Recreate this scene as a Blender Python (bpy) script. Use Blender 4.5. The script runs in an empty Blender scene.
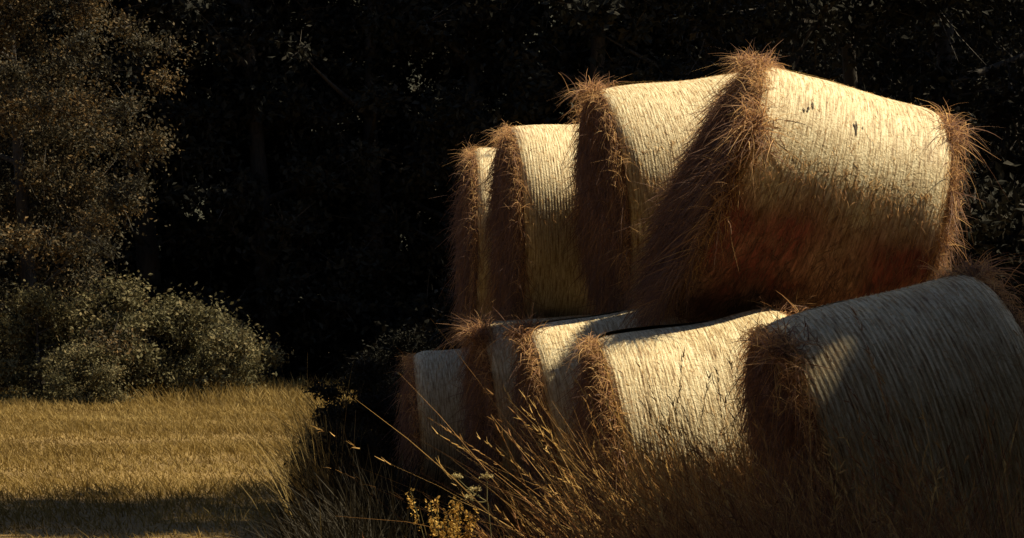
import bpy, math, random
import numpy as np
from mathutils import Matrix, Vector

# ------------------------------------------------------------------ camera, light, exposure
SC = bpy.context.scene
COL = SC.collection
F_PX = 2000.0; W, H = 1024, 538
CAM = np.array([0.0, 0.0, 1.6]); PITCH = math.atan((340 - 269) / F_PX)
cd = bpy.data.cameras.new('camera'); cam = bpy.data.objects.new('camera', cd); COL.objects.link(cam)
cd.sensor_width = 36; cd.lens = F_PX / W * 36; cd.clip_start = 0.05; cd.clip_end = 1500
cam.location = CAM; cam.rotation_euler = (math.pi / 2 + PITCH, 0, 0); SC.camera = cam

SUN_EL, SUN_AZ = math.radians(58), math.radians(15)      # azimuth from +X towards +Y
sdir = Vector((math.cos(SUN_EL) * math.cos(SUN_AZ), math.cos(SUN_EL) * math.sin(SUN_AZ), math.sin(SUN_EL)))
wd = bpy.data.worlds.new('World'); SC.world = wd; wd.use_nodes = True
nt = wd.node_tree; bg = nt.nodes['Background']; sky = nt.nodes.new('ShaderNodeTexSky')
sky.sky_type = 'NISHITA'; sky.sun_disc = False; sky.sun_elevation = SUN_EL; sky.sun_rotation = math.pi / 2 - SUN_AZ
nt.links.new(sky.outputs[0], bg.inputs[0]); bg.inputs[1].default_value = 0.05
sl = bpy.data.lights.new('sun', 'SUN'); sl.energy = 5.0; sl.angle = math.radians(0.5); sl.color = (1, 0.84, 0.56)
so = bpy.data.objects.new('sun', sl); COL.objects.link(so); so.rotation_euler = sdir.to_track_quat('Z', 'Y').to_euler()
so.location = (20, 0, 20)
vs = SC.view_settings; vs.view_transform = 'Standard'; vs.look = 'None'; vs.gamma = 1; vs.exposure = 0.9
vs.use_curve_mapping = False
SC.cycles.diffuse_bounces = 2; SC.cycles.transmission_bounces = 4

rng = np.random.default_rng(7)
R_ = math.radians

def at(px, py, depth):
    """point at the given ground depth (metres along +Y) seen at a pixel"""
    u = (px - W / 2) / F_PX; v = (H / 2 - py) / F_PX
    d = np.array([u, math.cos(PITCH) - v * math.sin(PITCH), math.sin(PITCH) + v * math.cos(PITCH)])
    return CAM + d * (depth / d[1])

# ------------------------------------------------------------------ helpers
def link(name, me, mat=None, parent=None, kind=None):
    o = bpy.data.objects.new(name, me); COL.objects.link(o)
    if mat is not None and me is not None: me.materials.append(mat)
    if parent is not None: o.parent = parent
    if kind: o['kind'] = kind
    return o

def tag(o, label, cat, group=None):
    o['label'] = label; o['category'] = cat
    if group: o['group'] = group
    return o

def np_mesh(name, V, Q, tint=None, smooth=True, uv=None):
    """V (n,3), Q (m,3 or 4)"""
    V = np.asarray(V, np.float32); Q = np.asarray(Q, np.int32)
    me = bpy.data.meshes.new(name); k = Q.shape[1]
    me.vertices.add(len(V)); me.vertices.foreach_set('co', V.ravel())
    me.loops.add(Q.size); me.loops.foreach_set('vertex_index', Q.ravel())
    me.polygons.add(len(Q)); me.polygons.foreach_set('loop_start', np.arange(0, Q.size, k, dtype=np.int32))
    me.polygons.foreach_set('loop_total', np.full(len(Q), k, np.int32))
    me.polygons.foreach_set('use_smooth', np.full(len(Q), smooth, bool))
    if uv is not None:
        l = me.uv_layers.new(name='UVMap'); l.data.foreach_set('uv', np.asarray(uv, np.float32)[Q.ravel()].ravel())
    if tint is not None:
        a = me.attributes.new('tint', 'FLOAT', 'POINT'); a.data.foreach_set('value', np.asarray(tint, np.float32))
    me.update(calc_edges=True); me.validate()
    return me

def unit(a): return a / np.maximum(np.linalg.norm(a, axis=-1, keepdims=True), 1e-9)

def ribbons(P, D, L, bend, wid, segs=3, tint=None, rs=None, tip=0.15, face=None):
    """curved thin blades: P + D L t + bend L t^2"""
    rs = rs or rng
    n = len(P); t = np.linspace(0, 1, segs + 1)
    D = unit(D); L = np.asarray(L).reshape(-1, 1, 1) * np.ones((n, 1, 1))
    C = P[:, None, :] + D[:, None, :] * L * t[None, :, None] + bend[:, None, :] * L * (t ** 2)[None, :, None]
    s = rs.normal(size=(n, 3)) if face is None else face
    S = unit(np.cross(D, s))
    w = (np.asarray(wid).reshape(-1, 1) * (1 - (1 - tip) * t[None, :] ** 1.5)) * 0.5
    A = C - S[:, None, :] * w[..., None]; B = C + S[:, None, :] * w[..., None]
    V = np.stack([A, B], 2).reshape(-1, 3)
    base = (np.arange(n) * (segs + 1) * 2)[:, None] + (np.arange(segs) * 2)[None, :]
    Q = np.stack([base, base + 1, base + 3, base + 2], -1).reshape(-1, 4)
    T = np.repeat(rs.random(n) if tint is None else tint, (segs + 1) * 2)
    return V, Q, T

def join(*parts):
    Vs, Qs, Ts, o = [], [], [], 0
    for V, Q, T in parts:
        Vs.append(V); Qs.append(Q + o); Ts.append(T); o += len(V)
    return np.concatenate(Vs), np.concatenate(Qs), np.concatenate(Ts)

def tube(pts, rad, n=8):
    """tapered tube along points -> V, Q"""
    pts = np.asarray(pts, float); rad = np.asarray(rad, float)
    tg = unit(np.gradient(pts, axis=0)); ref = np.array([0.31, 0.87, 0.2])
    u = unit(np.cross(tg, ref)); v = np.cross(tg, u)
    a = np.linspace(0, 2 * math.pi, n, endpoint=False)
    V = pts[:, None] + rad[:, None, None] * (np.cos(a)[None, :, None] * u[:, None] + np.sin(a)[None, :, None] * v[:, None])
    V = V.reshape(-1, 3); Q = []
    for i in range(len(pts) - 1):
        for j in range(n):
            k = (j + 1) % n; Q.append((i * n + j, i * n + k, (i + 1) * n + k, (i + 1) * n + j))
    return V, np.array(Q), np.full(len(V), 0.5)

# smooth value noise built from sines (deterministic, vectorised)
def wob(x, y, seed, octs=4, f0=1.0):
    r = np.random.default_rng(seed); out = 0; amp = 1.0; f = f0
    for _ in range(octs):
        for _ in range(3):
            a = r.random() * 6.283; ph = r.random() * 6.283
            out = out + amp / 3 * np.sin((math.cos(a) * x + math.sin(a) * y) * f * (0.7 + 0.6 * r.random()) + ph)
        amp *= 0.55; f *= 2.1
    return out

# ------------------------------------------------------------------ materials
def new_mat(name):
    m = bpy.data.materials.new(name); m.use_nodes = True; m.node_tree.nodes.clear()
    return m, m.node_tree

def N(t, kind, **kw):
    n = t.nodes.new(kind)
    for k, v in kw.items(): setattr(n, k, v)
    return n

def ramp(t, fac, stops):
    r = N(t, 'ShaderNodeValToRGB'); e = r.color_ramp.elements
    while len(e) < len(stops): e.new(0.5)
    for i, (p, c) in enumerate(stops): e[i].position = p; e[i].color = (*c, 1)
    if fac is not None: t.links.new(fac, r.inputs[0])
    return r

def leafy(name, stops, trans=0.3, rough=0.7, spec=0.2, noise=0.0):
    """thin leaf / straw material, tinted per blade, letting some light through"""
    m, t = new_mat(name)
    at_ = N(t, 'ShaderNodeAttribute', attribute_name='tint')
    r = ramp(t, at_.outputs['Fac'], stops)
    p = N(t, 'ShaderNodeBsdfPrincipled'); p.inputs['Roughness'].default_value = rough
    p.inputs['Specular IOR Level'].default_value = spec
    tr = N(t, 'ShaderNodeBsdfTranslucent'); mx = N(t, 'ShaderNodeMixShader'); mx.inputs[0].default_value = trans
    o = N(t, 'ShaderNodeOutputMaterial')
    t.links.new(r.outputs[0], p.inputs['Base Color']); t.links.new(r.outputs[0], tr.inputs[0])
    t.links.new(p.outputs[0], mx.inputs[1]); t.links.new(tr.outputs[0], mx.inputs[2]); t.links.new(mx.outputs[0], o.inputs[0])
    return m

M_STRAW = leafy('straw', [(0, (0.13, 0.08, 0.066)), (0.35, (0.26, 0.155, 0.115)), (0.6, (0.46, 0.26, 0.13)), (1, (0.74, 0.50, 0.23))], 0.42)
M_DRY = leafy('dry_grass', [(0, (0.10, 0.045, 0.026)), (0.4, (0.27, 0.125, 0.055)), (0.75, (0.46, 0.26, 0.09)), (1, (0.64, 0.43, 0.16))], 0.38)
M_FIELD = leafy('field_grass', [(0, (0.12, 0.078, 0.022)), (0.5, (0.22, 0.15, 0.042)), (1, (0.34, 0.25, 0.09))], 0.3)
M_TALL = leafy('tall_grass', [(0, (0.014, 0.012, 0.008)), (0.7, (0.042, 0.032, 0.016)), (1, (0.42, 0.31, 0.12))], 0.25)  # near-black stops paint shade into the weeds
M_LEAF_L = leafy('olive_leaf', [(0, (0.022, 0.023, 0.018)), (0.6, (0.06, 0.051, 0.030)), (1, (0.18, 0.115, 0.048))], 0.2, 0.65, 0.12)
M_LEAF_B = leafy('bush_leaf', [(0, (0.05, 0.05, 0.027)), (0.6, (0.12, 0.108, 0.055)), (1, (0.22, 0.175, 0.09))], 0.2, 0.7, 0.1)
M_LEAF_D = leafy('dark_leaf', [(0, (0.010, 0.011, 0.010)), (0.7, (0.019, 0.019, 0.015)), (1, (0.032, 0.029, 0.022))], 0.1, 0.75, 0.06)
M_YEL = leafy('yellow_floret', [(0, (0.42, 0.24, 0.05)), (1, (0.66, 0.44, 0.12))], 0.3)
M_UMB = leafy('umbel_floret', [(0, (0.34, 0.28, 0.13)), (1, (0.52, 0.45, 0.24))], 0.3)

def bark():
    m, t = new_mat('bark')
    tc = N(t, 'ShaderNodeTexCoord'); mp = N(t, 'ShaderNodeMapping'); mp.inputs['Scale'].default_value = (6, 6, 1.2)
    n = N(t, 'ShaderNodeTexNoise'); n.inputs['Scale'].default_value = 3; n.inputs['Detail'].default_value = 8
    r = ramp(t, None, [(0.3, (0.012, 0.010, 0.008)), (0.7, (0.045, 0.036, 0.028))])
    b = N(t, 'ShaderNodeBump'); b.inputs['Strength'].default_value = 0.7
    p = N(t, 'ShaderNodeBsdfPrincipled'); p.inputs['Roughness'].default_value = 0.9; o = N(t, 'ShaderNodeOutputMaterial')
    L = t.links.new
    L(tc.outputs['Object'], mp.inputs[0]); L(mp.outputs[0], n.inputs[0]); L(n.outputs[0], r.inputs[0]); L(r.outputs[0], p.inputs['Base Color'])
    L(n.outputs[0], b.inputs['Height']); L(b.outputs[0], p.inputs['Normal']); L(p.outputs[0], o.inputs[0])
    return m
M_BARK = bark()

def ground_mat():
    m, t = new_mat('ground_dry_grass'); L = t.links.new
    tc = N(t, 'ShaderNodeTexCoord')
    n1 = N(t, 'ShaderNodeTexNoise'); n1.inputs['Scale'].default_value = 0.35; n1.inputs['Detail'].default_value = 6
    n2 = N(t, 'ShaderNodeTexNoise'); n2.inputs['Scale'].default_value = 14; n2.inputs['Detail'].default_value = 8
    r1 = ramp(t, None, [(0.3, (0.13, 0.085, 0.024)), (0.7, (0.27, 0.19, 0.06))])
    r2 = ramp(t, None, [(0.3, (0.5, 0.45, 0.4)), (0.75, (1.1, 1.05, 0.95))])
    mu = N(t, 'ShaderNodeMix', data_type='RGBA', blend_type='MULTIPLY'); mu.inputs[0].default_value = 1
    b = N(t, 'ShaderNodeBump'); b.inputs['Strength'].default_value = 0.8; b.inputs['Distance'].default_value = 0.05
    p = N(t, 'ShaderNodeBsdfPrincipled'); p.inputs['Roughness'].default_value = 0.95; o = N(t, 'ShaderNodeOutputMaterial')
    for n in (n1, n2): L(tc.outputs['Object'], n.inputs[0])
    L(n1.outputs[0], r1.inputs[0]); L(n2.outputs[0], r2.inputs[0]); L(r1.outputs[0], mu.inputs[6]); L(r2.outputs[0], mu.inputs[7])
    L(mu.outputs[2], p.inputs['Base Color']); L(n2.outputs[0], b.inputs['Height']); L(b.outputs[0], p.inputs['Normal']); L(p.outputs[0], o.inputs[0])
    return m

def plain_noise(name, a, b_, scale, rough=0.95):
    m, t = new_mat(name); L = t.links.new
    tc = N(t, 'ShaderNodeTexCoord'); n = N(t, 'ShaderNodeTexNoise'); n.inputs['Scale'].default_value = scale; n.inputs['Detail'].default_value = 7
    r = ramp(t, None, [(0.3, a), (0.7, b_)]); p = N(t, 'ShaderNodeBsdfPrincipled'); p.inputs['Roughness'].default_value = rough
    bp = N(t, 'ShaderNodeBump'); bp.inputs['Strength'].default_value = 0.6; o = N(t, 'ShaderNodeOutputMaterial')
    L(tc.outputs['Object'], n.inputs[0]); L(n.outputs[0], r.inputs[0]); L(r.outputs[0], p.inputs['Base Color'])
    L(n.outputs[0], bp.inputs['Height']); L(bp.outputs[0], p.inputs['Normal']); L(p.outputs[0], o.inputs[0])
    return m

def net_mat():
    """pale net wrap drawn over straw: fine ribs round the bale, straw lying round it, reddish hay through frayed net with shade painted in.
       UV is in metres: u along the axis, v round the bale"""
    m, t = new_mat('net_wrap'); L = t.links.new
    uv = N(t, 'ShaderNodeUVMap', uv_map='UVMap'); oi = N(t, 'ShaderNodeObjectInfo')
    add = N(t, 'ShaderNodeVectorMath', operation='ADD'); sc = N(t, 'ShaderNodeVectorMath', operation='SCALE')
    cmb = N(t, 'ShaderNodeCombineXYZ'); sc.inputs[3].default_value = 37.0
    for i in range(3): L(oi.outputs['Random'], cmb.inputs[i])
    L(cmb.outputs[0], sc.inputs[0]); L(uv.outputs[0], add.inputs[0]); L(sc.outputs[0], add.inputs[1])
    def noise(scale_xyz, s, det=6, dist=0.0):
        mp = N(t, 'ShaderNodeMapping'); mp.inputs['Scale'].default_value = scale_xyz
        n = N(t, 'ShaderNodeTexNoise'); n.inputs['Scale'].default_value = s; n.inputs['Detail'].default_value = det
        n.inputs['Distortion'].default_value = dist
        L(add.outputs[0], mp.inputs[0]); L(mp.outputs[0], n.inputs[0]); return n.outputs[0]
    straw = noise((1, 0.07, 1), 110, 5, 0.4)       # straw round the bale
    cross = noise((0.8, 0.6, 1), 75, 4, 0.8)        # netting cross fibres and crumbs
    patch = noise((1, 0.7, 1), 2.2, 5)            # random wear
    base = ramp(t, straw, [(0.28, (0.20, 0.12, 0.055)), (0.45, (0.50, 0.40, 0.23)), (0.62, (0.70, 0.62, 0.42)), (0.8, (0.78, 0.72, 0.54))])
    crm = ramp(t, cross, [(0.30, (0.55, 0.45, 0.36)), (0.5, (1, 1, 1))])
    mu = N(t, 'ShaderNodeMix', data_type='RGBA', blend_type='MULTIPLY'); mu.inputs[0].default_value = 0.6
    L(base.outputs[0], mu.inputs[6]); L(crm.outputs[0], mu.inputs[7])
    # hay showing through: mask attribute on the mesh (net wear and painted low-flank shade) times noise
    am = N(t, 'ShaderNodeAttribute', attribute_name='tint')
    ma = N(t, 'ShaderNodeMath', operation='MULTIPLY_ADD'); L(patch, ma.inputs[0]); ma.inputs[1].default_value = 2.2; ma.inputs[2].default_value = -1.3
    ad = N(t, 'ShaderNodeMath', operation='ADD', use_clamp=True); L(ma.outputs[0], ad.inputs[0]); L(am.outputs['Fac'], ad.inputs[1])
    hay = ramp(t, straw, [(0.3, (0.08, 0.022, 0.019)), (0.7, (0.31, 0.082, 0.058))])  # red pushed up to paint the glow under the tilted bale
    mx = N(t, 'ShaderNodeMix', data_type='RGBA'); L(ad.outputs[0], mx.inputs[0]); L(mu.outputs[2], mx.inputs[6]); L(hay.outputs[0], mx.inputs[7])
    hsum = N(t, 'ShaderNodeMath', operation='ADD'); L(straw, hsum.inputs[0]); L(cross, hsum.inputs[1])
    b = N(t, 'ShaderNodeBump'); b.inputs['Strength'].default_value = 0.7; b.inputs['Distance'].default_value = 0.009
    L(hsum.outputs[0], b.inputs['Height'])
    p = N(t, 'ShaderNodeBsdfPrincipled'); p.inputs['Roughness'].default_value = 0.6; p.inputs['Specular IOR Level'].default_value = 0.25
    o = N(t, 'ShaderNodeOutputMaterial')
    L(mx.outputs[2], p.inputs['Base Color']); L(b.outputs[0], p.inputs['Normal']); L(p.outputs[0], o.inputs[0])
    return m
M_NET = net_mat()
M_HAY = plain_noise('packed_hay', (0.05, 0.022, 0.016), (0.17, 0.08, 0.045), 30)
M_GROUND = ground_mat()
M_HILL = plain_noise('wooded_slope', (0.010, 0.013, 0.007), (0.03, 0.03, 0.015), 0.6)
M_STEM = plain_noise('green_stem', (0.06, 0.06, 0.02), (0.14, 0.12, 0.05), 20)

# ------------------------------------------------------------------ bale placement
# name: pixel of the top of the left rim, depth of the left end, yaw (right end recedes), pitch (right end up), diameter, length
BALES = [
 # lower row
 dict(k='B1', px=(760, 322), d=9.8,  yaw=4,  pit=14,  D=1.70, L=1.07, lab='shaded round bale in the lower row with a ribbed bluish net, beside tall grass'),
 dict(k='B2', px=(592, 334), d=11.5, yaw=3,  pit=8,   D=1.70, L=1.12, lab='sunlit cream round bale in the lower row behind the leaning golden grass'),
 dict(k='B3', px=(524, 327), d=13.1, yaw=4,  pit=10,  D=1.70, L=1.12, lab='lower round bale whose lit top shows as a narrow wedge under the upper bales'),
 dict(k='B4', px=(478, 324), d=14.7, yaw=7,  pit=5,   D=1.70, L=1.12, lab='lower round bale with a dark shaggy end and a tuft of hay on its rim'),
 dict(k='B5', px=(412, 352), d=16.3, yaw=4,  pit=4,   D=1.70, L=1.12, lab='last round bale of the lower row, a grey net strip in full shade'),
 dict(k='B6', px=(905, 352), d=13.0, yaw=6,  pit=2,   D=1.70, L=1.12, lab='round bale tucked behind the shaded bale, holding up the tilted one'),
 # upper row
 dict(k='T1', px=(755, 60),  d=12.3, yaw=7, pit=-15, D=1.68, L=1.16, lab='large tilted round bale on top with a reddish shaggy underside'),
 dict(k='T2', px=(592, 86),  d=13.9, yaw=8,  pit=6,   D=1.70, L=1.12, lab='sunlit upper round bale partly covered by the tilted bale\'s shaggy end'),
 dict(k='T3', px=(507, 124), d=15.5, yaw=7,  pit=2,   D=1.70, L=1.12, lab='upper round bale second from the far end, with a narrow sunlit net strip'),
 dict(k='T4', px=(473, 146), d=17.1, yaw=4,  pit=0,   D=1.70, L=1.12, lab='last round bale of the upper row, mostly its golden rim of hay showing'),
]
for b in BALES:
    ps, p = R_(b['yaw']), R_(b['pit'])
    a = np.array([math.cos(ps) * math.cos(p), math.sin(ps) * math.cos(p), math.sin(p)])
    up = np.array([-math.cos(ps) * math.sin(p), -math.sin(ps) * math.sin(p), math.cos(p)])
    fw = np.cross(up, a)
    top = at(*b['px'], b['d']); b['R'] = b['D'] / 2
    b['c0'] = top - up * b['R']; b['c1'] = b['c0'] + a * b['L']; b['c'] = (b['c0'] + b['c1']) / 2
    b['a'], b['u'], b['f'] = a, up, fw
    b['base'] = b['c'] - up * b['R']
BY = {b['k']: b for b in BALES}

# terrain follows the bank the lower bales lie on
_pts = []
for b in BALES[:6]:
    for s in np.linspace(-0.1, 1.1, 5):
        q = b['c0'] * (1 - s) + b['c1'] * s - b['u'] * (b['R'] - 0.05); _pts.append(q)
_pts = np.array(_pts)
def ground_z(x, y):
    x = np.asarray(x, float); y = np.asarray(y, float); sw = 0.04; sz = 0
    base = 0.03 * wob(x, y, 3, 3, 0.5) + 0.20 * np.clip(x - 1.5, 0, 4) + 0.35 * np.exp(-((x - 0.9) / 1.3) ** 2 - ((y - 8.4) / 1.0) ** 2)
    sz = base * sw
    for q in _pts:
        w = np.exp(-((x - q[0]) ** 2 + (y - q[1]) ** 2) / (2 * 0.55 ** 2)); sw = sw + w; sz = sz + w * q[2]
    far = np.clip((y - 80) / 60, 0, 1) ** 1.3 * 45
    return sz / sw + far

# ------------------------------------------------------------------ setting: ground sheet, wooded slope
xs = np.unique(np.concatenate([np.linspace(-400, -20, 24), np.linspace(-20, -3, 60), np.linspace(-3, 5, 70), np.linspace(5, 20, 40), np.linspace(20, 400, 24)]))
ys = np.unique(np.concatenate([np.linspace(-300, 0, 16), np.linspace(0, 4, 10), np.linspace(4, 20, 110), np.linspace(20, 80, 90)]))
def sheet(name, xs, ys, mat):
    X, Y = np.meshgrid(xs, ys); Z = ground_z(X, Y); nx, ny = len(xs), len(ys)
    V = np.stack([X, Y, Z], -1).reshape(-1, 3)
    i = (np.arange(ny - 1)[:, None] * nx + np.arange(nx - 1)[None]).reshape(-1)
    me = np_mesh(name, V, np.stack([i, i + 1, i + nx + 1, i + nx], -1)); return link(name, me, mat, kind='structure')
sheet('ground', xs, ys, M_GROUND)
sheet('hill', np.linspace(-400, 400, 60), np.linspace(80, 400, 40), M_HILL)

# ------------------------------------------------------------------ bales
def make_bale(b, idx):
    near = b['d'] < 12.8; hid = b['k'] == 'B6'
    R, Lb = b['R'], b['L']; rs = np.random.default_rng(100 + idx)
    root = bpy.data.objects.new('round_bale', None); COL.objects.link(root)
    m = Matrix(((b['a'][0], -b['f'][0], b['u'][0], b['base'][0]), (b['a'][1], -b['f'][1], b['u'][1], b['base'][1]), (b['a'][2], -b['f'][2], b['u'][2], b['base'][2]), (0, 0, 0, 1)))
    # local axes: X along the bale, Y away from the camera side, Z up; origin at its base
    if m.to_3x3().determinant() < 0:
        m = Matrix(((b['a'][0], b['f'][0], b['u'][0], b['base'][0]), (b['a'][1], b['f'][1], b['u'][1], b['base'][1]), (b['a'][2], b['f'][2], b['u'][2], b['base'][2]), (0, 0, 0, 1)))
    root.matrix_world = m
    tag(root, b['lab'], 'hay bale', 'round hay bales stacked in two rows')
    def slump(V):
        V = np.array(V, float)
        if b['k'] == 'T1':                                            # its free end has slumped outwards at the bottom
            V[:, 0] -= 0.19 * np.clip((2 * R - V[:, 2]) / (2 * R), 0, 1.1) * np.clip((Lb / 2 - V[:, 0]) / Lb, 0, 1.2)
        return V
    def rad(x, th):
        e = np.minimum(x + Lb / 2, Lb / 2 - x)                       # distance from the nearer end
        rr = R - 0.05 * np.exp(-np.clip(e, 0, 1) / 0.035)
        rr = rr + 0.016 * wob(x * 3, th * 2.0 * R, 40 + idx, 3, 1.0) * np.clip(e / 0.1, 0, 1)
        rr = rr - 0.012 * (1 + np.sin(x * 9 + idx)) * 0.5
        rr = rr * (1 - 0.012 * (np.cos(th) < -0.9))
        return rr
    nx, nt_ = (230, 120) if near else ((60, 60) if hid else (190, 80))
    x = np.linspace(-Lb / 2, Lb / 2, nx); th = np.linspace(0, 2 * math.pi, nt_ + 1)    # th=0 up
    X, T = np.meshgrid(x, th, indexing='ij')
    slant = X + 0.010 * np.sin(T + idx) + 0.004 * wob(X * 2, T * R * 2, 77 + idx, 3, 1.5)
    amp = {'B1': 0.0026, 'T1': 0.0008, 'B2': 0.0010}.get(b['k'], 0.0013) * (0.7 + 0.5 * wob(X * 2.2, T * R * 1.5, 11 + idx, 2, 1.2))
    RR = rad(X, T) + amp * np.sin(slant * 2 * math.pi / (0.0265 if b['k'] == 'B1' else 0.0215))
    V = np.stack([X, -RR * np.sin(T), R + RR * np.cos(T)], -1).reshape(-1, 3)
    uv = np.stack([X, T * R], -1).reshape(-1, 2)
    i = (np.arange(nx - 1)[:, None] * (nt_ + 1) + np.arange(nt_)[None]).reshape(-1)
    Q = np.stack([i, i + nt_ + 1, i + nt_ + 2, i + 1], -1)
    # frayed net with hay pushing through, plus painted shade: the flank low on the camera side
    wear_shade = np.clip((T - (1.3 if b['k'] == 'T1' else 1.75)) / 0.5, 0, 1) * np.clip((4.2 - T) / 0.5, 0, 1) * (1.0 if b['k'] == 'T1' else 0.3)
    if b['k'] == 'B2': wear_shade = np.maximum(wear_shade, 0.55 * np.clip((T - 1.2) / 0.6, 0, 1) * np.clip((0.1 - (X + Lb / 2)) / 0.1 + 0.6, 0, 1))
    link('net_wrap', np_mesh('net_wrap', slump(V), Q, wear_shade.reshape(-1), True, uv), M_NET, root)
    # packed hay ends, bulging out of the net
    for sd in (-1, 1):
        nr, na = 16, 64; rr = np.linspace(1, 0, nr); ta = np.linspace(0, 2 * math.pi, na, endpoint=False)
        A, B_ = np.meshgrid(rr, ta, indexing='ij')
        bul = 0.085 * (1 - A ** 4) + 0.02 * wob(A * 6 * np.cos(B_), A * 6 * np.sin(B_), 300 + idx + sd, 4, 1.5) * np.clip((1 - A) * 6, 0, 1)
        rw = A * (R - 0.045)
        V = np.stack([sd * (Lb / 2 - 0.004 + bul), -rw * np.sin(B_), R + rw * np.cos(B_)], -1).reshape(-1, 3)
        Q = []
        for q in range(nr - 1):
            for w in range(na):
                k = (w + 1) % na; f = (q * na + w, q * na + k, (q + 1) * na + k, (q + 1) * na + w); Q.append(f if sd > 0 else f[::-1])
        link('hay_end', np_mesh('hay_end', slump(V), np.array(Q)), M_HAY, root)
        # loose straw on this end
        vis = (sd < 0 or b['k'] in ('T1', 'B1')) and not hid
        nf = (6500 if near else 3800) if vis else 700
        nr_ = (4800 if near else 2900) if vis else 900
        # straw lying on the face, drooping
        r_ = np.sqrt(rs.random(nf)) * (R - 0.03); t_ = rs.random(nf) * 6.283
        clump = wob(r_ * np.cos(t_) * 5, r_ * np.sin(t_) * 5, 500 + idx, 3, 1.6)
        P = np.stack([sd * (Lb / 2 + 0.085 * (1 - (r_ / R) ** 4) - 0.01), -r_ * np.sin(t_), R + r_ * np.cos(t_)], -1)
        rad_v = np.stack([0 * t_, -np.sin(t_), np.cos(t_)], -1); tan_v = np.stack([0 * t_, -np.cos(t_), -np.sin(t_)], -1)
        nrm = np.array([sd, 0, 0.0])
        D = nrm * (0.30 + 0.25 * clump)[:, None] + tan_v * rs.normal(0, 0.45, nf)[:, None] + rad_v * rs.normal(0.1, 0.3, nf)[:, None] + np.array([0, 0, -0.75]) + rs.normal(0, 0.22, (nf, 3))
        Ls = rs.uniform(0.08, 0.30, nf); Bd = np.array([-sd * 0.25, 0, -0.35]) + rs.normal(0, 0.18, (nf, 3))
        s1 = ribbons(P, D, Ls, Bd, rs.uniform(0.003, 0.0075, nf), 3, np.clip(rs.beta(1.8, 3.2, nf) * 0.75 + 0.12 * clump, 0, 1), rs)  # face straw tinted darker, painting in the shade on the ends
        # collar of straw round the rim, standing out and folding over the net
        t_ = rs.random(nr_) * 6.283
        tuft = wob(np.cos(t_) * 4, np.sin(t_) * 4, 700 + idx * 3 + sd, 3, 2.0)
        r_ = R - 0.05 + rs.normal(0, 0.018, nr_)
        xo = Lb / 2 + rs.normal(0.01, 0.03, nr_)
        P = np.stack([sd * xo, -r_ * np.sin(t_), R + r_ * np.cos(t_)], -1)
        rad_v = np.stack([0 * t_, -np.sin(t_), np.cos(t_)], -1); tan_v = np.stack([0 * t_, -np.cos(t_), -np.sin(t_)], -1)
        inw = rs.normal(0.0, 0.5, nr_)                             # some fold back over the net
        topw = np.clip(np.cos(t_), 0, 1)
        D = nrm * (-inw)[:, None] + rad_v * (0.24 + 0.5 * rs.random(nr_) ** 3)[:, None] + tan_v * rs.normal(0, 0.85, nr_)[:, None]
        Ls = rs.gamma(3, 0.019, nr_) * (1 + 0.6 * tuft) * (0.9 + 0.35 * topw) + 0.025
        Ls = np.where(rs.random(nr_) < 0.03, Ls * 2.0, Ls).clip(0.02, 0.34)
        Bd = np.array([0, 0, -0.45]) - rad_v * 0.25 + rs.normal(0, 0.22, (nr_, 3))
        s2 = ribbons(P, D, Ls, Bd, rs.uniform(0.0025, 0.005, nr_), 3, np.clip(0.3 + rs.beta(2.2, 2, nr_) * 0.75, 0, 1), rs)  # rim straw tinted lighter, painting in its sunlit edge
        extra = [s1, s2]
        for (kk, sd_, tc, nn, ln) in TUFTS:
            if kk == b['k'] and sd_ == sd:
                t_ = tc + rs.normal(0, 0.10, nn); P = np.stack([sd * (Lb / 2 + rs.normal(0.0, 0.05, nn)), -(R - .03) * np.sin(t_), R + (R - .03) * np.cos(t_)], -1)
                rad_v = np.stack([0 * t_, -np.sin(t_), np.cos(t_)], -1)
                D = rad_v * 0.5 + rs.normal(0, 0.6, (nn, 3)); Bd = np.array([0, 0, -0.6]) + rs.normal(0, 0.25, (nn, 3))
                extra.append(ribbons(P, D, rs.uniform(0.3, 1, nn) * ln, Bd, rs.uniform(0.004, 0.007, nn), 4, np.clip(rs.beta(2, 2, nn), 0, 1), rs))
        V, Q, T_ = join(*extra)
        link('loose_straw', np_mesh('loose_straw', slump(V), Q, T_, False), M_STRAW, root, 'stuff')
    # fuzz: short straws poking through the netting
    nz = {'T1': 7000, 'B2': 3500, 'B1': 3200, 'T2': 2500}.get(b['k'], 1000)
    t_ = rs.uniform(-0.5, 3.3, nz); x_ = rs.uniform(-Lb / 2 + .02, Lb / 2 - .02, nz)
    if b['k'] in ('T1', 'B2'): t_ = np.where(rs.random(nz) < 0.65, rs.uniform(1.3, 3.1, nz), t_)
    rr = rad(x_, t_) - 0.001
    P = np.stack([x_, -rr * np.sin(t_), R + rr * np.cos(t_)], -1)
    rad_v = np.stack([0 * t_, -np.sin(t_), np.cos(t_)], -1); tan_v = np.stack([0 * t_, -np.cos(t_), -np.sin(t_)], -1)
    D = rad_v * rs.uniform(0.12, 0.5, nz)[:, None] + tan_v * (rs.choice([1, 1, 1, -1], nz) * rs.uniform(0.4, 1, nz))[:, None] + np.array([1, 0, 0]) * rs.normal(0, 0.35, nz)[:, None]
    low = np.clip((t_ - 1.3) / 0.8, 0, 1)  # lower fuzz gets a darker tint, more painted shade on the flank
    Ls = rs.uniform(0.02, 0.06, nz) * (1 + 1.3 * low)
    s = ribbons(P, D, Ls, -rad_v * 0.25 + np.array([0, 0, -0.15]), rs.uniform(0.002, 0.004, nz), 2, np.clip(0.85 - (0.78 if b['k'] == 'T1' else 0.55) * low + rs.normal(0, 0.13, nz), 0, 1), rs)
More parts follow.
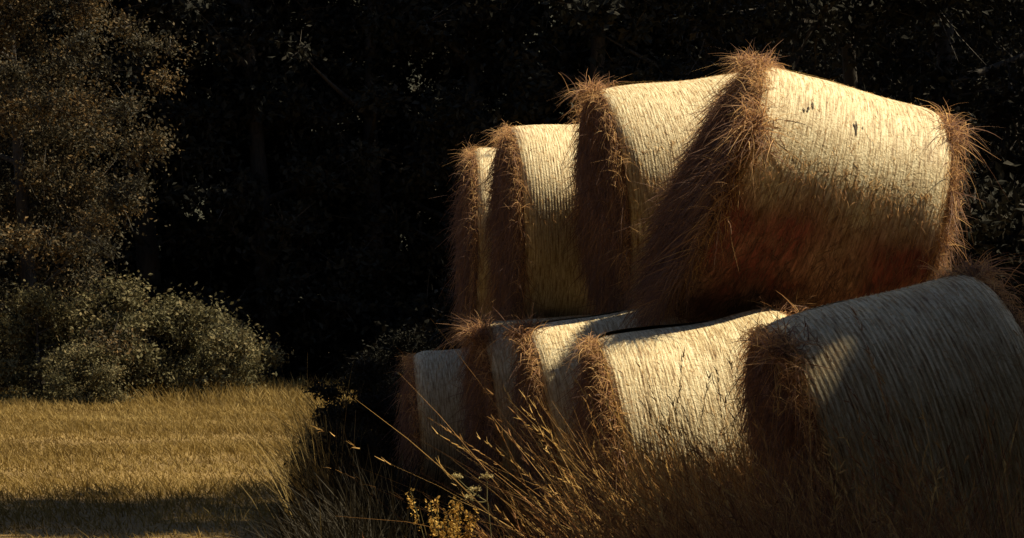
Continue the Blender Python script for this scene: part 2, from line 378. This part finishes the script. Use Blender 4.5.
    link('fuzz', np_mesh('fuzz', slump(s[0]), s[1], s[2], False), M_STRAW, root, 'stuff')
    return root, rad
TUFTS = [('B4', -1, 0.0, 900, 0.30), ('B4', -1, 0.35, 600, 0.26), ('B3', -1, 0.05, 700, 0.24), ('B2', 1, 0.0, 420, 0.24), ('T1', -1, 0.15, 500, 0.22), ('T1', -1, 1.2, 350, 0.3), ('T2', -1, 0.0, 350, 0.25), ('B1', -1, 0.5, 400, 0.24), ('B1', 1, 0.0, 500, 0.26), ('T1', 1, 0.6, 300, 0.28)]
ROOTS = {}
for i, b in enumerate(BALES): ROOTS[b['k']] = make_bale(b, i)

# small dark tears in the net of the tilted bale, and loose wisps on the shaded bale
def on_wrap(k, x, th, lift=0.004):
    R = BY[k]['R']; r = float(ROOTS[k][1](np.array([x]), np.array([th]))[0]) + lift
    return np.array([x, -r * math.sin(th), R + r * math.cos(th)])
M_TEAR = plain_noise('hay_in_tear', (0.03, 0.025, 0.02), (0.10, 0.07, 0.045), 60)
tr = np.random.default_rng(33)
for x0, th0, nslit in ((-0.31, 0.90, 4), (0.0, 0.93, 5)):
    for q in range(nslit):
        x = x0 + tr.normal(0, 0.016); th = th0 + tr.normal(0, 0.035); w = tr.uniform(0.003, 0.008); h = tr.uniform(0.015, 0.04); n = 10
        V = [on_wrap('T1', x, th, 0.006)]
        for j in range(n):
            a = 2 * math.pi * j / n; c = tr.uniform(0.35, 1.25)
            V.append(on_wrap('T1', x + w * c * math.cos(a) + 0.2 * h * c * math.sin(a), th + h * c * math.sin(a) / BY['T1']['R'], 0.004))
        V = np.array(V); V[:, 0] -= 0.19 * (2 * BY['T1']['R'] - V[:, 2]) / (2 * BY['T1']['R']) * (BY['T1']['L'] / 2 - V[:, 0]) / BY['T1']['L']
        link('net_tear', np_mesh('net_tear', V, np.array([(0, j + 1, (j + 1) % n + 1) for j in range(n)])), M_TEAR, ROOTS['T1'][0])

# ------------------------------------------------------------------ trees and bushes
def leaf_quads(C, size, rs, tint):
    n = len(C); d = unit(rs.normal(size=(n, 3)) + np.array([0, 0, -0.3])); s = unit(np.cross(d, rs.normal(size=(n, 3))))
    nrm = np.cross(d, s)
    l = (size * rs.uniform(0.45, 1.5, n))[:, None]; w = l * 0.28
    a = C; b1 = C + d * l * 0.5 + s * w + nrm * l * 0.08; c = C + d * l; b2 = C + d * l * 0.5 - s * w + nrm * l * 0.08
    V = np.stack([a, b1, c, b2], 1).reshape(-1, 3); i = np.arange(n)[:, None] * 4
    return V, np.concatenate([i, i + 1, i + 2, i + 3], 1), np.repeat(tint, 4)

def tree_meshes(seed, h, rx, rz0, nclump, nleaf, leaf, trunk_r, clump_r=0.5, lumpy=0.35, openness=0.0):
    """trunk with limbs, and a crown of leaf clumps in an uneven envelope between rz0 and h"""
    rs = np.random.default_rng(seed)
    tz = np.linspace(0, h * 0.86, 9); bendx = 0.03 * h * np.sin(tz / h * 3 + seed); bendy = 0.03 * h * np.cos(tz / h * 2.3 + seed)
    tp = np.stack([bendx - bendx[0], bendy - bendy[0], tz], -1)
    parts = [tube(tp, trunk_r * np.array([1.45, 1.08] + list(np.linspace(1, 0.15, 7))), 10)]
    # clump centres
    cz = rs.random(nclump) ** 0.9; ang = rs.random(nclump) * 6.283
    prof = np.sqrt(np.clip(1 - (2 * cz - 0.85) ** 2 * 0.78, 0.03, 1))
    env = 1 + lumpy * wob(np.cos(ang) * 2.2 + cz * 5, np.sin(ang) * 2.2 - cz * 4, seed + 5, 3, 1.2)
    rr = rs.random(nclump) ** 0.42 * prof * env * rx
    z = rz0 + cz * (h - rz0)
    C = np.stack([rr * np.cos(ang) + np.interp(z, tz, tp[:, 0]), rr * np.sin(ang) + np.interp(z, tz, tp[:, 1]), z], -1)
    for j in rs.choice(nclump, min(nclump, 16), replace=False):
        e = C[j]; z0 = max(0.15 * h, min(e[2] - 0.35 * np.hypot(e[0], e[1]) - 0.2, 0.8 * h)); s = np.array([np.interp(z0, tz, tp[:, 0]), np.interp(z0, tz, tp[:, 1]), z0])
        mid = (s + e) / 2 + np.array([0, 0, -0.06 * np.linalg.norm(e - s)]) + rs.normal(0, 0.05, 3)
        t = np.linspace(0, 1, 6)[:, None]; pts = (1 - t) ** 2 * s + 2 * t * (1 - t) * mid + t ** 2 * e
        parts.append(tube(pts, trunk_r * 0.42 * np.linspace(1, 0.12, 6), 6))
    tw = np.repeat(C, 5, 0); td = rs.normal(size=tw.shape) + np.array([0, 0, 0.25])
    wm = np_mesh('twigs', *ribbons(tw - 0.3 * clump_r * unit(td), td, clump_r * rs.uniform(0.8, 1.5, len(tw)), rs.normal(0, 0.2, tw.shape), np.full(len(tw), 0.05 * clump_r), 3, None, rs), False)
    V, Q, T = join(*parts); tm = np_mesh('trunk', V, Q, None, True)
    w = rs.uniform(0.4, 1.6, nclump); idx = rs.choice(nclump, nleaf, p=w / w.sum())
    cs = clump_r * rs.uniform(0.6, 1.3, nclump)
    off = unit(rs.normal(size=(nleaf, 3))) * (np.abs(rs.normal(0, 0.52, nleaf)) + 0.15).clip(0, 1.45)[:, None] * cs[idx][:, None] * np.array([1, 1, 0.75])
    tint = np.clip(rs.random(nclump)[idx] * 0.45 + rs.random(nleaf) * 0.6, 0, 1)
    P = C[idx] + off; P[:, 2] = np.maximum(P[:, 2], 0.05)
    cm = np_mesh('crown', *leaf_quads(P, leaf, rs, tint), False)
    return tm, cm, wm

def plant_tree(name, label, cat, meshes, leafmat, x, y, rz=0, s=1.0, group=None, sink=0.05):
    root = bpy.data.objects.new(name, None); COL.objects.link(root)
    root.location = (x, y, float(ground_z(x, y)) - sink); root.rotation_euler = (0, 0, rz); root.scale = (s, s, s)
    tag(root, label, cat, group)
    for nm, me, mt in (('trunk', meshes[0], M_BARK), ('crown', meshes[1], leafmat), ('twigs', meshes[2], M_BARK)):
        if not me.materials: me.materials.append(mt)
        link(nm, me, None, root, 'stuff' if nm == 'twigs' else None)
    return root

# the tree at the field's edge that catches the sun, and a second one beside it
plant_tree('field_tree', 'large tree at the field edge with sun catching its olive leaves', 'tree',
           tree_meshes(21, 15, 4.0, 0.7, 330, 200000, 0.095, 0.2, 0.8, 0.5), M_LEAF_L, -12.3, 52)
plant_tree('field_tree', 'tall tree at the field edge standing left of the sunlit tree', 'tree',
           tree_meshes(22, 15, 3.2, 0.8, 120, 45000, 0.17, 0.30, 0.75, 0.4), M_LEAF_L, -16.2, 55)
# bushes under them
bush = [tree_meshes(31 + k, h, r, 0.1, 34, 17000, 0.085, 0.06, 0.42, 0.35) for k, (h, r) in enumerate(((2.3, 1.25), (1.7, 1.05), (2.0, 1.5)))]
blab = ['rounded sunlit bush right of the large tree at the field edge', 'low leafy bush under the large tree at the field edge',
        'broad sunlit bush at the field edge, in the middle of the bush row', 'small olive bush in front of the large tree trunk',
        'bush at the shaded end of the row along the field', 'leafy bush at the dark edge of the wood beside the field']
for (px, y, k, s, r), lb in zip(((118, 51, 0, 1.25, 0.3), (88, 48.5, 1, 0.8, 2), (180, 52, 2, 1.3, 1), (42, 50, 0, 1.15, 4), (228, 54, 1, 1.1, 3), (8, 54, 2, 1.0, 5)), blab):
    plant_tree('bush', lb, 'bush', bush[k], M_LEAF_B, (px - 512) / F_PX * y, y, r, s, 'bushes along the field edge', 0.03)

# dark wood behind
rr = random.Random(5)
wood = [tree_meshes(51 + k, 18 + k, 3.5, 0.3, 150, 36000, 0.22, 0.32, 0.95, 0.3) for k in range(3)]
k = 0
for row, (y, n, x0, x1) in enumerate(((60.5, 12, -11, 26), (65, 14, -20, 28), (70.5, 14, -24, 29))):
    for j in range(n):
        x = x0 + (x1 - x0) * j / (n - 1) + rr.uniform(-0.5, 0.5)
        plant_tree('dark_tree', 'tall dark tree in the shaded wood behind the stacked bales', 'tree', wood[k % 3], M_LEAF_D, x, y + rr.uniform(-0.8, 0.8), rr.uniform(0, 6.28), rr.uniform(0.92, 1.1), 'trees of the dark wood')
        k += 1
# thicket close behind the stack
thick = [tree_meshes(71 + k, h, 1.7, 0.1, 60, 16000, 0.12, 0.10, 0.55, 0.35) for k, h in enumerate((4.6, 3.4))]
for x, y, k_, s, lb in ((1.0, 21.5, 1, 0.75, 'low dark shrub close behind the far end of the bale stack'), (6.6, 18.6, 0, 0.9, 'dark shrub behind the end of the tilted bale'),
                     (0.1, 25.5, 1, 0.8, 'dark shrub standing behind the low shrub at the stack')):
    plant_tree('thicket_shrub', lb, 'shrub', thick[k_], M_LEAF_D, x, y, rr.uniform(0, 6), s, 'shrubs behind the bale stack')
# trees close behind the stack, in front of the wood; their shade lies across the near field
nearw = [tree_meshes(76 + k, 13.5 - k, 2.7, 0.4, 170, 70000, 0.075, 0.1, 0.75, 0.3) for k in range(2)]
for x, y, k_, s, lb in ((4.9, 21.2, 0, 1.1, 'dark leafy tree close behind the tilted bale'), (4.7, 26.4, 1, 0.95, 'dark tree close behind the upper row of bales'),
                        (10, 21.8, 1, 1.1, 'dark tree at the wood edge beyond the stack'), (9, 27, 0, 1.1, 'dark tree deeper in the wood beyond the stack'), (15, 23, 0, 1.15, 'dark tree at the end of the wood edge beyond the stack')):
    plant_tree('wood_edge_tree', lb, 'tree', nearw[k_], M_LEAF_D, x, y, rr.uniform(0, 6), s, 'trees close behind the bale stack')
for x, y, s, lb in ((-1.2, 17.2, 0.27, 'dark leafy weed bush against the far end of the bale stack'), (-1.55, 19.6, 0.3, 'dark leafy weed bush standing in the tall weeds by the field'), (-1.3, 22.3, 0.36, 'dark leafy weed bush farthest behind the tall weeds')):
    plant_tree('weed_bush', lb, 'shrub', thick[0], M_LEAF_D, x, y, rr.uniform(0, 6), s, None, 0.02)
# the young tree beside the stack whose crown shades the nearest bale (outside the picture)
plant_tree('shade_tree', 'tall tree beside the stack that shades the nearest bale', 'tree',
           tree_meshes(81, 15.5, 2.8, 7.5, 220, 100000, 0.17, 0.16, 0.65, 0.2), M_LEAF_D, 9.25, 9.4, 0.5)
plant_tree('narrow_tree', 'slender dark tree just behind the upper bales', 'tree', tree_meshes(85, 15, 1.7, 0.6, 160, 70000, 0.085, 0.07, 0.65, 0.25), M_LEAF_D, 3.6, 19.4, 0.2)
# unseen high-crowned trees added over the camera to dim sky light on the stack
canopy = tree_meshes(88, 21, 5.0, 7.5, 190, 42000, 0.34, 0.3, 1.2, 0.25)
for x, y, lb in ((-5, 3, 'added high-crowned tree left of the photographer, blocking sky light'), (4.2, 2.5, 'added high-crowned tree right of the photographer, blocking sky light'), (0, -3, 'added high-crowned tree behind the photographer, blocking sky light'),
                 (-10, 7, 'added high-crowned tree left of the tall grass, blocking sky light'), (9.5, 3.5, 'added high-crowned tree near the end of the stack, blocking sky light')):
    plant_tree('added_canopy_tree', lb, 'tree', canopy, M_LEAF_D, x, y, rr.uniform(0, 6), rr.uniform(0.95, 1.05), 'canopy trees added to block sky light')
# unseen trees added behind and beside the camera, darkening the shaded bale fronts
for j, (x, y) in enumerate(((-16, 3), (-18, 10), (-15, -4), (-9, -7), (-3, -8.5), (3, -8), (8.5, -5), (12, 1), (-21, 17), (-7, -3.5), (-2, -5.5), (4, -4.5), (8.5, 0), (10, 4.5), (-11, 1))):
    plant_tree('added_ring_tree', 'tall dark tree added out of view round the photographer to block sky light', 'tree', wood[j % 3], M_LEAF_D, x, y, rr.uniform(0, 6), rr.uniform(0.9, 1.05), 'trees added round the camera to block sky light')

# ------------------------------------------------------------------ grass
def grass(name, label, cat, x, y, h, lean, leanj, wid, mat, segs=3, tint=None, seed=0, droop=0.25, arch=(0.3, 1.4), heads=0.0, kink=0.0):
    rs = np.random.default_rng(seed); n = len(x)
    P = np.stack([x, y, ground_z(x, y) - 0.01], -1)
    D = np.stack([lean[0] + rs.normal(0, leanj, n), lean[1] + rs.normal(0, leanj, n), np.ones(n)], -1)
    dh = D.copy(); dh[:, 2] = 0
    Bd = dh * rs.uniform(*arch, n)[:, None] + np.array([0, 0, -1]) * (droop * rs.random(n))[:, None]
    Bd = Bd + rs.normal(0, 1, (n, 3)) * kink
    V, Q, T = ribbons(P, D, h, Bd, wid, segs, tint, rs, 0.12)
    if heads:                                                       # seed heads: spikelets along the last part of each stem
        m = 12; LL = np.asarray(h).reshape(-1, 1, 1); Du = unit(D); t = rs.uniform(0.82, 1.02, (n, m))[..., None]
        C = P[:, None] + Du[:, None] * LL * t + Bd[:, None] * LL * t ** 2; dirs = unit(Du + 2 * Bd)[:, None] + rs.normal(0, 0.25, (n, m, 3))
        k = rs.random(n) < heads; C = C[k].reshape(-1, 3); dirs = dirs[k].reshape(-1, 3)
        tt = np.repeat(np.clip((T.reshape(n, -1)[:, 0])[k] + 0.1, 0, 1), m)
        V, Q, T = join((V, Q, T), ribbons(C, dirs, rs.uniform(0.02, 0.05, len(C)), rs.normal(0, 0.15, (len(C), 3)), rs.uniform(0.004, 0.007, len(C)), 2, tt, rs))
    o = link(name, np_mesh(name, V, Q, T, False), mat, None, 'stuff'); tag(o, label, cat); return o

rs = np.random.default_rng(9)
# open field
n = 115000; y = 15.5 + (57 - 15.5) * rs.random(n) ** 0.8; x = rs.uniform(-0.29, 0.02, n) * y - 0.4
hh = (0.06 + 0.11 * rs.random(n) + 0.12 * (rs.random(n) < 0.03)) * (1 + 0.2 * np.sin((y + 0.25 * x) * 1.9)) * (0.8 + 0.35 * wob(x, y, 91, 3, 0.8))
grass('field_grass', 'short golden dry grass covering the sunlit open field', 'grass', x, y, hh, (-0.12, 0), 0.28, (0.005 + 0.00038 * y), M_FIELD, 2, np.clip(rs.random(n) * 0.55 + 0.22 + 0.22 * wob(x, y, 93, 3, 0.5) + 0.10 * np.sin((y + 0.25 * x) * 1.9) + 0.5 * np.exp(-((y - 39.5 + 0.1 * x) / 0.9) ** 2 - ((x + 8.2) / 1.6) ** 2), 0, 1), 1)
# taller fringe at the far edge of the field
n = 16000; y = rs.uniform(46, 58, n); x = rs.uniform(-0.29, -0.02, n) * y
hh = rs.uniform(0.35, 0.8, n) * np.clip((y - 44) / 7, 0.35, 1) * (0.8 + 0.4 * wob(x, y, 95, 3, 0.9))
grass('edge_grass', 'taller dry grass along the far edge of the field below the bushes', 'grass', x, y, hh, (-0.1, 0), 0.22, 0.022, M_FIELD, 3, None, 2)
# tall rank weeds left of the stack, its shade painted into their dark tint
n = 15000; y = rs.uniform(11.5, 21, n); x = -0.80 - 0.075 * (y - 11.5) + rs.normal(0, 0.24, n)
hh = rs.uniform(0.45, 1.4, n) * np.interp(y, [11.5, 14.5], [0.6, 1]) * (0.85 + 0.5 * wob(x, y, 97, 3, 2.4)) * np.exp(-((x + 0.85 + 0.075 * (y - 11.5)) / 0.75) ** 2)
grass('tall_weeds', 'dense dark upright weeds with painted shade at the far end of the stack', 'grass', x, y, hh, (-0.06, 0), 0.22, rs.uniform(0.008, 0.018, n), M_TALL, 4, np.clip(rs.beta(1.2, 5.5, n), 0, 1), 3, 0.5, (0.2, 0.9))
n = 260; y = rs.uniform(15, 19, n); x = -0.095 * y + rs.normal(0, 0.16, n) + 0.05
grass('pale_weeds', 'few tall pale grass stems catching the sun above the dark weeds', 'grass', x, y, rs.uniform(0.9, 1.5, n), (-0.14, 0), 0.14, rs.uniform(0.007, 0.014, n), M_TALL, 4, np.clip(0.8 + 0.2 * rs.random(n), 0, 1), 6, 0.4, (0.2, 0.9))
# grass in front of the bales
n = 24000; y = rs.uniform(6.6, 10.6, n); x = (-0.16 + 0.44 * rs.random(n) ** 0.8) * y
keep = (y < 8.9) | (x < 0.25 + 0.1 * rs.random(n)); x, y = x[keep], y[keep]; n = len(x)
hh = rs.uniform(0.45, 1.12, n) * (0.88 + 0.25 * wob(x, y, 99, 3, 1.6)) * np.interp(x / y, [-0.1, 0.0, 0.06, 0.1, 0.18, 0.25], [0.45, 0.58, 0.9, 1.02, 1.2, 1.3])
grass('front_grass', 'tangled brown grass growing in front of the lower bales', 'grass', x, y, hh, (-0.15, 0), 0.27, rs.uniform(0.003, 0.006, n), M_DRY, 4, np.clip(rs.beta(1.4, 2.4, n), 0, 1), 4, 0.5, (0.2, 0.9), 0.12, 0.12)
# the long golden stalks leaning left
n = 520; y = rs.uniform(7.6, 10.2, n); x = rs.normal(0.92, 0.24, n) * y / 9
hh = rs.uniform(0.6, 1.45, n)
grass('golden_stalks', 'long golden grass stalks leaning across the sunlit lower bale', 'grass', x, y, hh, (-0.34, 0), 0.18, rs.uniform(0.004, 0.0095, n), M_DRY, 6, np.clip(0.55 + 0.45 * rs.random(n), 0, 1), 5, 0.3, (0.1, 0.7), 0.4, 0.08)

n = 420; y = rs.uniform(7.4, 8.9, n); x = rs.uniform(1.0, 2.25, n) * y / 8.6
grass('shaded_stalks', 'reddish grass stalks standing before the shaded lower bale', 'grass', x, y, rs.uniform(0.7, 1.3, n), (-0.25, 0), 0.22, rs.uniform(0.004, 0.008, n), M_DRY, 5, np.clip(0.45 + 0.5 * rs.random(n), 0, 1), 8, 0.35, (0.1, 0.8), 0.35, 0.1)

# ------------------------------------------------------------------ flowering plants at the foot of the far lower bales
def umbel(name, label, px, py, d, seed):
    rs = np.random.default_rng(seed); head0 = at(px, py, d); g = float(ground_z(head0[0] + 0.14, d)); base = np.array([head0[0] + 0.14, d, g - 0.01])
    root = bpy.data.objects.new(name, None); COL.objects.link(root); root.location = base
    tag(root, label, 'wild plant')
    fork = np.array([0.0, 0.0, head0[2] - g - 0.10])
    t = np.linspace(0, 1, 8)[:, None]; pts = fork * t + np.array([0.03, 0, 0]) * np.sin(t * 3.1)
    link('stem', np_mesh('stem', *tube(pts, np.linspace(0.006, 0.004, 8), 6)[:2]), M_STEM, root)
    for hx, hy in ((px, py), (px + 18, py + 12), (px + 30, py - 1), (px + 12, py + 20)):
        e = at(hx, hy, d + rs.normal(0, 0.04)) - base; m = (fork + e) / 2 + np.array([0, 0, -0.02])
        pts = (1 - t) ** 2 * fork + 2 * t * (1 - t) * m + t ** 2 * e
        link('stalk', np_mesh('stalk', *tube(pts, np.linspace(0.0035, 0.002, 8), 5)[:2]), M_STEM, root)
        n = 90; a = rs.random(n) * 6.283; r = np.sqrt(rs.random(n)) * rs.uniform(0.022, 0.034)
        C = e + np.stack([r * np.cos(a), r * np.sin(a), 0.012 - r * r * 12 + rs.normal(0, 0.004, n)], -1)
        V, Q, T = leaf_quads(C, 0.012, rs, rs.random(n))
        link('flower_head', np_mesh('flower_head', V, Q, T, False), M_UMB, root)
umbel('umbel_plant', 'wild plant with small pale umbel heads before the shaded lower bales', 457, 478, 9.4, 4)

def goldenrod():
    rs = np.random.default_rng(14); tip = at(450, 498, 8.8); g = float(ground_z(tip[0], 8.8))
    root = bpy.data.objects.new('yellow_flower_plant', None); COL.objects.link(root); root.location = (tip[0], 8.8, g - 0.01)
    tag(root, 'clump of yellow flower spikes low in front of the shaded bales', 'wild plant')
    for j in range(14):
        e = np.array([rs.normal(0, 0.07), rs.normal(0, 0.06), tip[2] - g + rs.uniform(-0.16, 0.06)]); s = np.array([rs.normal(0, 0.03), rs.normal(0, 0.03), 0])
        t = np.linspace(0, 1, 6)[:, None]; pts = s + (e - s) * t + np.array([0.02, 0, 0]) * np.sin(t * 3.1)
        link('stem', np_mesh('stem', *tube(pts, np.linspace(0.004, 0.002, 6), 5)[:2]), M_STEM, root)
        n = 70; q = 1 - 0.20 * rs.random(n)[:, None]; C = s + (e - s) * q + rs.normal(0, 0.009, (n, 3))
        link('flower_spike', np_mesh('flower_spike', *leaf_quads(C, 0.016, rs, rs.random(n)), False), M_YEL, root, 'stuff')
goldenrod()
